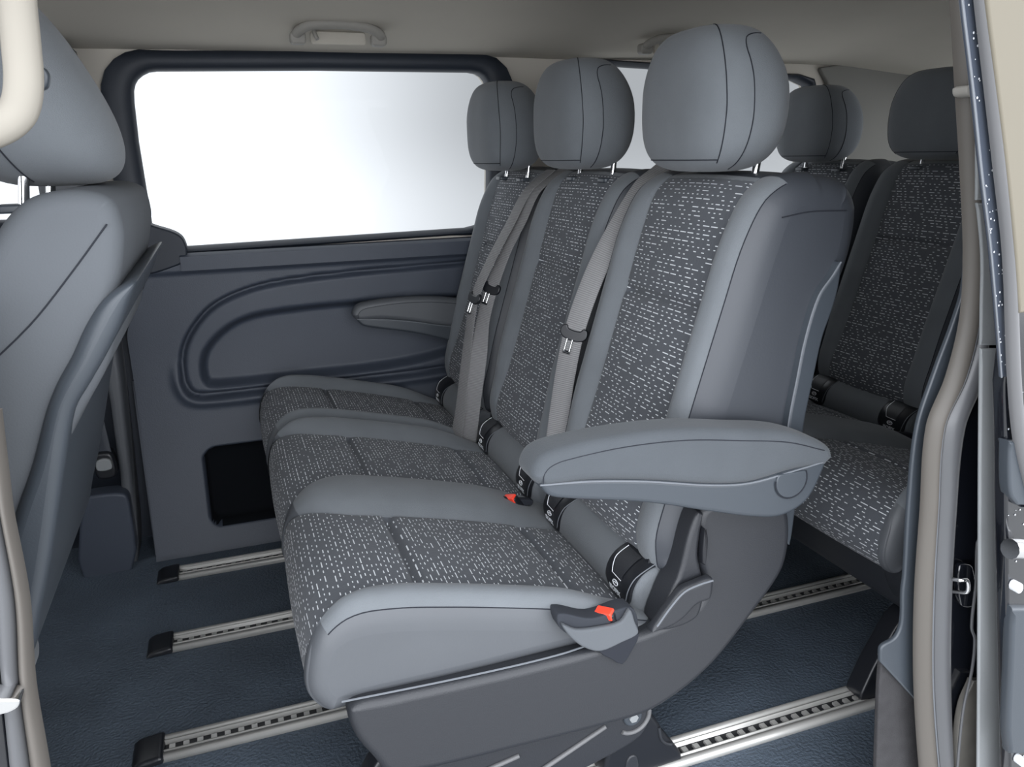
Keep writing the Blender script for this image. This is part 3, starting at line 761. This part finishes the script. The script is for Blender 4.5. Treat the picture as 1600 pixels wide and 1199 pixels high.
d2 = copy_tree(dbl); d2.location.x += 1.06; tag(d2, 'rear row double seat bench in shade, partly hidden by the door seal at right', 'seat')
s2 = copy_tree(sgl); s2.location.x += 1.06; tag(s2, 'rear row single seat by the far wall, its headrest showing behind the nearest headrest', 'seat')

# ------------------------------------------------------------------ front-row seat at left
fs = empty('cab_seat', (-.25, 1.2, 0))
tag(fs, 'blurred dark grey cab seat seen from behind at left edge with tall headrest', 'seat')
slab('backrest', [(-.104, 1.030), (-.112, 1.062), (-.15, 1.072), (-.195, 1.062), (-.235, 1.02), (-.30, .92), (-.37, .78), (-.43, .62), (-.47, .45), (-.45, .38), (-.36, .38), (-.310, .47), (-.285, .56), (-.245, .68), (-.190, .80), (-.140, .88), (-.120, .955), (-.108, 1.0)], .975, 1.43, m_cab, fs, r=.022)
cl = [at(a, b, .965) for a, b in ((214, 440), (190, 448), (160, 470), (133, 510), (110, 560), (88, 600), (70, 645), (48, 730), (24, 800), (0, 880), (-20, 960), (-30, 1040))]
cr_ = [at(a, b, .965) for a, b in ((40, 1040), (62, 960), (78, 880), (90, 800), (100, 730), (115, 645), (140, 600), (163, 560), (188, 510), (203, 470))]
fp = slab('back_panel', cl+cr_, .962, 1.44, m_shell2, fs, r=.014, k=4)
slab('seat_cushion', [(-.40, .26), (-.40, .38), (-.50, .40), (-.8, .45), (-.95, .44), (-.97, .36), (-.9, .28)], .97, 1.44, m_bol, fs, r=.04)
slab('seat_base', [(-.44, 0), (-.44, .27), (-.9, .27), (-.9, 0)], 1.0, 1.40, m_shell, fs, r=.02, k=2)
tube('seam', [(-.118, .9745, 1.035), (-.16, .9745, .985), (-.21, .9745, .93), (-.28, .9745, .87)], .0009, m_seam, fs, k=5, seg=6)
headrest(fs, -.252, 1.19, 1.222, t=.215, w=.27, h=.30, tilt=-.50)

# ------------------------------------------------------------------ seat belts
def belt(pts, wd, label, tng, grp='grey seat belts'):
    root = empty('seat_belt', pts[-1]); tag(root, label, 'seat belt', grp)
    ribbon('webbing', pts, wd, .043, m_belt, root)
    i = tng; p = np.array(pts[i], float); d = np.array(pts[i+1], float)-np.array(pts[i-1], float); d /= np.linalg.norm(d)
    wv = np.array(wd if np.ndim(wd) == 1 else wd[i], float); wv = wv-d*np.dot(wv, d); wv /= np.linalg.norm(wv); nn = np.cross(wv, d)
    if nn[1] > 0: nn = -nn
    M = Matrix((Vector(wv), Vector(-d), Vector(nn))).transposed().to_4x4(); M.translation = Vector(p)
    def loc(o):
        o.data.transform(Matrix.Identity(4)); 
    t_ = slab('tongue', [(-.030, -.002), (-.027, .010), (-.018, .013), (-.012, .006), (.012, .006), (.018, .013), (.027, .010), (.030, -.002), (.024, -.012), (.010, -.017), (-.010, -.017), (-.024, -.012)], -.0045, .0045, m_black, None, r=.003, k=4, axis='z')
    # slab axis z -> built in local xy plane
    t_.data.transform(M); t_.parent = root; t_.location = -root.location
    pl = []
    for q in (-1, 1):
        a = tube('latch_plate', [(q*.0058-.004, -.015, .003), (q*.0058-.004, -.042, .003)], .0019, m_chrome, None, k=2)
        pl.append(a)
    pl.append(tube('latch_tip', [(-.0115, -.043, .003), (.0035, -.043, .003)], .0030, m_black, None, k=2))
    for a in pl: a.data.transform(M); a.parent = t_; a.location = (0, 0, 0); 
    g = slab('belt_guide', rrect(-.012, .03, -.016, .010, .008), -.012, .012, m_black, None, r=.008, raw=True)
    M2 = Matrix.Translation(Vector(pts[0])+Vector((.02, 0, -.004))); g.data.transform(M2); g.parent = root; g.location = -root.location
    return root
def a3(px, py, Y): x, z = at(px, py, Y); return (x, Y, z)
wd = (.74, -.62, 0)
belt([(.862, 1.470, 1.066), a3(1008, 288, 1.462), a3(975, 340, 1.452), a3(940, 405, 1.45), a3(915, 465, 1.45), a3(897, 520, 1.45), a3(886, 570, 1.455), a3(877, 625, 1.46), a3(868, 690, 1.463), a3(862, 745, 1.466)],
     wd, 'grey seat belt hanging between the nearest seat and the middle seat', 5)
wd2 = [(.25, -.97, 0)]*4+[(.5, -.85, 0)]*2+[(.85, -.5, 0)]*3
belt([(.842, 1.93, 1.062), a3(838, 298, 1.925), a3(815, 345, 1.915), a3(790, 395, 1.91), a3(768, 450, 1.91), a3(755, 500, 1.912), a3(748, 560, 1.915), a3(740, 620, 1.92), a3(732, 690, 1.925)],
     wd2, 'grey seat belt on the middle seat shoulder, right of the pair in the gap', 4)
belt([(.82, 1.965, 1.058), a3(825, 298, 1.955), a3(797, 350, 1.945), a3(768, 405, 1.94), a3(742, 465, 1.94), a3(733, 520, 1.945), a3(727, 580, 1.945), a3(720, 640, 1.945), a3(712, 690, 1.945)],
     [(.2, -.98, 0)]*6+[(.4, -.9, 0)]*3, 'grey seat belt on the far seat shoulder, left of the pair in the gap', 4)

# ------------------------------------------------------------------ buckles
def buckle(p, label, lean=(.35, 0, .94), sc=.8, cat='buckle'):
    root = empty('belt_buckle', p); tag(root, label, cat, 'red and black belt buckles')
    b = slab('body', rrect(-.017, .017, -.055, .002, .005), -.008, .008, m_black, None, r=.004, raw=True)
    r_ = slab('release_button', rrect(-.0150, .0150, -.010, .0055, .003), -.0092, .0065, m_red, None, r=.002, raw=True)
    z = Vector(lean).normalized(); x = Vector((.62, -.78, 0)); x = (x-z*x.dot(z)).normalized(); y = z.cross(x)
    M = Matrix((x, y, z)).transposed().to_4x4()*1.0
    M = M @ Matrix.Scale(sc, 4)
    for o in (b, r_): o.data.transform(M)
    b.parent = root; r_.parent = root
    return root
buckle(a3(945, 956, 1.000), 'red buckle standing in the fabric pocket on the bench side', (-.35, -.1, .95), 1.0)
buckle(a3(797, 778, 1.459), 'red buckle sunk in the slit between nearest and middle cushions', (-.5, 0, .8), 1.0)
buckle(a3(614, 609, 2.345), 'dull red buckle between the far seat and the wall panel', (-.75, 0, .7))

# ------------------------------------------------------------------ grab handles
def grab(x0, x1, zb, zt, y, label):
    root = empty('grab_handle', ((x0+x1)/2, y, zb)); tag(root, label, 'grab handle', 'beige roof grab handles')
    h = zt-zb
    tube('grip', [(x0+.012, y+.012, zb-.003), (x0+.018, y-.016, zb+h*.45), (x0+.045, y-.030, zt-.004), (x0+.09, y-.034, zt), ((x0+x1)/2, y-.035, zt+.001), (x1-.09, y-.034, zt-.001), (x1-.045, y-.030, zt-.006), (x1-.016, y-.016, zb+h*.40), (x1-.010, y+.012, zb-.004)], .0125, m_beige, root, k=6, flat=(1.0, .8))
    for x in (x0+.018, x1-.018): slab('mount', rrect(x-.020, x+.020, zb-.014, zb+.016, .009), y-.012, y+.02, m_beige, root, r=.006, raw=True)
    slab('backplate', rrect(x0+.05, x1-.05, zb-.012, zb+.020, .008), y+.005, y+.018, m_head, root, r=.004, raw=True)
    tube('coat_hook', [(x0+.058, y-.012, zb+.022), (x0+.060, y-.022, zb+.006), (x0+.064, y-.026, zb-.004)], .0055, m_beige, root, k=4)
grab(.218, .462, 1.395, 1.426, 2.245, 'beige grab handle on the headliner above the large side window')
grab(1.225, 1.47, 1.392, 1.421, 2.245, 'beige grab handle half hidden behind the nearest headrest')
gh = empty('door_pillar_handle', (-.16, .9, 1.14)); tag(gh, 'cream grab handle on the front door pillar, cut by the left edge', 'grab handle')
tube('grip', [a3(20, -120, .90), a3(26, 0, .89), a3(33, 70, .885), a3(37, 130, .88), a3(30, 170, .88), a3(10, 192, .88), a3(-25, 208, .885), a3(-60, 220, .90)], .0165, m_cream, gh, k=8, flat=(1, .8))
slab('bolt_cover', [(p[0], p[1]) for p in [at(67, 105, .93), at(76, 118, .93), at(73, 136, .93), at(62, 140, .93), at(55, 120, .93)]], .93, .945, m_shell2, gh, r=.004, k=4)

# ------------------------------------------------------------------ far pillar behind the cab seat
slab('pillar_trim', [(-.335, .0), (-.318, .20), (-.306, .45), (-.300, .60), (-.298, 1.37), (-.40, 1.37), (-.40, .62), (-.345, .58), (-.342, .35), (-.345, .24), (-.36, 0)], 2.28, 2.415, m_vin, None, r=.012, k=4)['kind'] = 'structure'
bx = slab('seat_box', [(-.470, .0), (-.445, .20), (-.44, .228), (-.40, .236), (-.335, .228), (-.325, .20), (-.345, .0)], 2.235, 2.30, m_wall, None, r=.008, k=3)
tag(bx, 'dark blue plastic floor box behind the cab seat by far pillar', 'floor box')
bo = empty('pillar_belt_anchor', (-.37, 2.28, .33)); tag(bo, 'small black and grey belt anchor at the base of the far pillar', 'belt anchor')
slab('bracket', [(-.395, .275), (-.35, .275), (-.348, .33), (-.36, .345), (-.395, .34)], 2.255, 2.31, m_black, bo, r=.008, k=4)
slab('cover', [(-.390, .30), (-.356, .30), (-.356, .325), (-.372, .332), (-.390, .325)], 2.247, 2.262, m_jtrim, bo, r=.004, k=4)
ribbon('webbing', [(-.375, 2.27, .33), (-.385, 2.285, .5), (-.38, 2.29, .75), (-.37, 2.30, 1.0)], (1, 0, 0), .045, m_trim, bo)

# ------------------------------------------------------------------ door opening: seals, trims, body jamb
def strip(name, L, Rr, Y0, Y1, mat, r=.006, parent=None, cat=None):
    yc = Y0
    pts = [at(a, b, yc) for a, b in L]+[at(a, b, yc) for a, b in reversed(Rr)]
    P1 = cr([at(a, b, yc) for a, b in L], 6, False); P2 = cr([at(a, b, yc) for a, b in reversed(Rr)], 6, False)
    return slab(name, np.vstack([P1, P2]), Y0, Y1, mat, parent, r=r, raw=True, layers=5)
def sweep(name, L, Rr, Y, depth, mat, parent=None, lobes=1, n_=14):
    """rounded rubber section spanning between a left and right edge path"""
    A = cr([at(a, b, Y) for a, b in L], 8, False); B = cr([at(a, b, Y) for a, b in Rr], 8, False)
    V = []; F = []
    for p, q in zip(A, B):
        for j in range(n_+1):
            t_ = j/n_; y = Y-depth*abs(math.sin(math.pi*t_*lobes))**.7; V.append((p[0]*(1-t_)+q[0]*t_, y, p[1]*(1-t_)+q[1]*t_))
        V.append((q[0], Y+.004, q[1])); V.append((p[0], Y+.004, p[1]))
    c = n_+3
    for i in range(len(A)-1):
        for j in range(c): F.append((i*c+j, i*c+(j+1) % c, (i+1)*c+(j+1) % c, (i+1)*c+j))
    F.append(tuple(range(c))); F.append(tuple((len(A)-1)*c+j for j in range(c)))
    return mk(name, V, F, mat, parent, angle=60)
YS = [-160, 0, 133, 267, 400, 500, 590, 667, 800, 933, 1067, 1199, 1330]
SL = [1470, 1487, 1495, 1503, 1508, 1502, 1480, 1450, 1440, 1431, 1430, 1438, 1452]
SR = [1486, 1503, 1515, 1528, 1534, 1530, 1508, 1474, 1464, 1457, 1456, 1465, 1480]
o = sweep('trim_3', list(zip(SL, YS)), list(zip(SR, YS)), .800, .014, m_seal); o['kind'] = 'structure'
Y2 = [330, 400, 500, 590, 667, 800, 933, 1067, 1199, 1330]
L2 = [1528, 1532, 1530, 1509, 1475, 1465, 1458, 1457, 1466, 1481]; R2 = [1532, 1537, 1541, 1535, 1507, 1493, 1486, 1485, 1490, 1504]
o = sweep('trim_4', list(zip(L2, Y2)), list(zip(R2, Y2)), .790, .012, m_seal2, lobes=1); o['kind'] = 'structure'
o = tube('seal_highlight', [a3(a+1, b, .787) for a, b in zip(L2, Y2)], .0012, m_pipe_hilite, None, k=6, seg=6); o['kind'] = 'structure'  # pale tube painted in as the highlight running down the seal
# interior quarter trim beside the seal and carpeted step side
strip('trim_6', [(1512, 350), (1506, 450), (1490, 505), (1462, 580), (1434, 667), (1421, 780), (1414, 900), (1411, 925), (1409, 975), (1400, 997), (1378, 1012), (1376, 1035)],
      [(1530, 350), (1525, 450), (1520, 505), (1500, 580), (1465, 667), (1455, 780), (1448, 900), (1446, 960), (1445, 1000), (1445, 1040), (1445, 1080), (1445, 1110)], .818, .826, m_shell2, r=.003)['kind'] = 'structure'
strip('trim_7', [(1378, 1025), (1374, 1080), (1372, 1140), (1370, 1199), (1368, 1300)], [(1460, 1025), (1460, 1080), (1460, 1140), (1465, 1199), (1470, 1300)], .828, .838, m_carp, r=.003)['kind'] = 'structure'
# painted body jamb, gloss black
strip('wall_jamb', [(1500, -160), (1520, 133), (1530, 300), (1535, 500), (1500, 640), (1485, 800), (1475, 950), (1475, 1100), (1480, 1250), (1490, 1400)], [(1700, -160), (1760, 133), (1800, 300), (1850, 500), (1900, 640), (1900, 800), (1900, 950), (1900, 1100), (1900, 1250), (1900, 1400)], .796, .806, m_paint, r=.004)['kind'] = 'structure'
# latch and folds on the jamb
lt = empty('door_latch', (1.0, .78, .45)); tag(lt, 'small metal striker on the glossy black door jamb', 'door latch')
tube('striker', [a3(1486, 905, .783), a3(1500, 907, .760), a3(1511, 907, .760), a3(1511, 925, .762), a3(1490, 925, .785)], .0030, m_chrome, lt, k=4)
slab('plate', [at(1497, 885, .785), at(1518, 885, .785), at(1520, 945, .785), at(1500, 945, .785)], .782, .792, m_paint, lt, r=.003, k=4)
o = tube('trim_8', [a3(1533, 838, .775), a3(1527, 850, .775), a3(1525, 910, .775), a3(1518, 980, .775), a3(1523, 1000, .775), a3(1518, 1050, .775), a3(1505, 1110, .775), a3(1496, 1199, .775), a3(1492, 1260, .775)], .0022, m_seal2, None, k=6); o['kind'] = 'structure'
o = strip('trim_9', [(1522, 1065), (1505, 1105), (1497, 1160), (1493, 1250)], [(1540, 1065), (1540, 1105), (1540, 1160), (1540, 1250)], .777, .79, base('muddy_paint', (.10, .095, .085), .35, .5, var=.5, vscale=20), r=.003); o['kind'] = 'structure'
# grey pillar bands
o = strip('trim_10', [(1527, 205), (1527, 313)], [(1552, 205), (1556, 313)], .755, .760, m_jtrim, r=.004); o['kind'] = 'structure'
o = strip('trim_11', [(1528, 317), (1535, 400), (1534, 480), (1533, 540)], [(1556, 317), (1566, 400), (1572, 480), (1576, 540)], .755, .760, m_jtrim, r=.004); o['kind'] = 'structure'
o = strip('trim_12', [(1534, 545), (1532, 700), (1531, 900), (1530, 1050), (1528, 1300)], [(1566, 545), (1567, 700), (1567, 900), (1565, 1050), (1563, 1300)], .745, .751, m_jtrim, r=.005); o['kind'] = 'structure'
# opened sliding door edge
sd = empty('sliding_door', (1.0, .70, .5)); tag(sd, 'opened sliding door edge in wet paint at the right border', 'door')
strip('door_edge', [(1494, -100), (1503, 0), (1519, 133), (1533, 267), (1549, 400), (1565, 590)], [(1526, -100), (1534, 0), (1547, 133), (1560, 267), (1572, 400), (1584, 590)], .700, .706, base('wet_grey_paint', (.055, .065, .085), .25, .5, coat=.5), r=.003, parent=sd)
tube('edge_seal', [a3(1494, -100, .697), a3(1503, 0, .697), a3(1519, 133, .697), a3(1533, 267, .697), a3(1549, 400, .697), a3(1565, 590, .697)], .0012, m_pipe_hilite, sd, k=6)
sweep('door_gasket', [(1517, -100), (1526, 0), (1541, 133), (1556, 267), (1570, 400), (1578, 600), (1588, 700), (1612, 800)], [(1534, -100), (1541, 0), (1556, 133), (1572, 267), (1585, 400), (1594, 600), (1606, 700), (1630, 800)], .690, .008, m_gask, parent=sd)
def panel(name, L, x1, zt, Y0, Y1, mat, parent, r=.003):
    P1 = cr([at(a, b, Y0) for a, b in L], 6, False); zb = P1[-1][1]
    return slab(name, np.vstack([[(P1[0][0]-.004, zt)], P1, [(x1, zb), (x1, (zb+zt)/2), (x1, zt), ((x1+P1[0][0])/2, zt)]]), Y0, Y1, mat, parent, r=r, raw=True, layers=5)
panel('door_skin', [(1534, -100), (1543, 0), (1559, 133), (1575, 267), (1588, 400), (1594, 490)], 1.95, 1.34, .680, .695, m_skyrefl, sd)
panel('door_inner', [(1570, 600), (1572, 700), (1572, 800), (1578, 1199), (1580, 1400), (1582, 1700)], 1.95, at(1594, 490, .70)[1]+.01, .70, .72, m_paint, sd, r=.004)
strip('door_pad', [(1578, 690), (1577, 740), (1580, 775), (1590, 790)], [(1600, 690), (1605, 740), (1610, 775), (1612, 790)], .692, .71, m_shell2, r=.004, parent=sd)
strip('door_pad', [(1583, 950), (1580, 1040), (1576, 1140), (1580, 1180)], [(1660, 950), (1660, 1040), (1660, 1140), (1660, 1180)], .692, .71, m_shell2, r=.006, parent=sd)
tube('door_roller', [a3(1578, 858, .68), a3(1590, 858, .68), a3(1610, 860, .68)], .014, m_chrome, sd, k=3)
for px, py in ((1590, 918), (1596, 1190)): 
    x, z = at(px, py, .69); slab('clip', [(x+.006*math.cos(a), z+.008*math.sin(a)) for a in np.linspace(0, 6.28, 10, endpoint=False)], .685, .70, m_white, sd, r=.002, raw=True)
# bright bracket on the seal (door contact)
dc = slab('door_contact', [at(1509, 136, .775), at(1524, 134, .775), at(1526, 150, .775), at(1510, 149, .775)], .772, .795, m_beige, None, r=.003, k=3)
tag(dc, 'small beige door contact knob on the rear edge seal', 'door contact')
# water drops, one drift of small beads
random.seed(9); V = []; F = []
ico = [(0, 0, 1), (.894, 0, .447), (.276, .851, .447), (-.724, .526, .447), (-.724, -.526, .447), (.276, -.851, .447), (.724, .526, -.447), (-.276, .851, -.447), (-.894, 0, -.447), (-.276, -.851, -.447), (.724, -.526, -.447), (0, 0, -1)]
icf = [(0, 1, 2), (0, 2, 3), (0, 3, 4), (0, 4, 5), (0, 5, 1), (1, 6, 2), (2, 7, 3), (3, 8, 4), (4, 9, 5), (5, 10, 1), (6, 7, 2), (7, 8, 3), (8, 9, 4), (9, 10, 5), (10, 6, 1), (11, 7, 6), (11, 8, 7), (11, 9, 8), (11, 10, 9), (11, 6, 10)]
def bead(px, py, Y, r_):
    x, z = at(px, py, Y); s = len(V)
    for q in ico: V.append((x+q[0]*r_, Y+q[1]*r_*.5, z+q[2]*r_*1.2))
    F.extend([tuple(s+i for i in f) for f in icf])
for i in range(60):
    py = random.uniform(0, 590); px = np.interp(py, [0, 133, 267, 400, 590], [1519, 1533, 1547, 1560, 1575])+random.uniform(-9, 9); bead(px, py, .699, random.uniform(.0006, .0014))
for i in range(40): bead(random.uniform(1573, 1600), random.uniform(600, 1190), .699, random.uniform(.0005, .0013))
dr = mk('water_drops', V, F, m_drop, sd); dr['kind'] = 'stuff'

# front pillar seal, lower left
YL = [640, 760, 800, 933, 1067, 1199, 1330]
o = sweep('trim_13', list(zip([-25, -8, 0, 23, 30, 47, 62], YL)), list(zip([2, 16, 21, 46, 56, 78, 96], YL)), .80, .014, m_seal); o['kind'] = 'structure'
o = sweep('trim_14', list(zip([-60, -40, -32, -10, 2, 15, 30], YL)), list(zip([-25, -8, 0, 23, 30, 47, 62], YL)), .795, .010, m_seal2); o['kind'] = 'structure'
o = strip('wall_pillar', [(-300, 500), (-300, 800), (-300, 1000), (-300, 1199), (-300, 1400)], [(-60, 500), (-35, 800), (-8, 1000), (16, 1199), (36, 1400)], .80, .90, m_paint, r=.004); o['kind'] = 'structure'
ck = slab('door_check', [at(-40, 1090, .77), at(8, 1088, .77), at(32, 1090, .77), at(30, 1102, .77), at(10, 1112, .77), at(-40, 1118, .77)], .765, .79, m_chrome, None, r=.003, k=4)
tag(ck, 'small metal door bracket on the front pillar seal at lower left', 'door bracket')
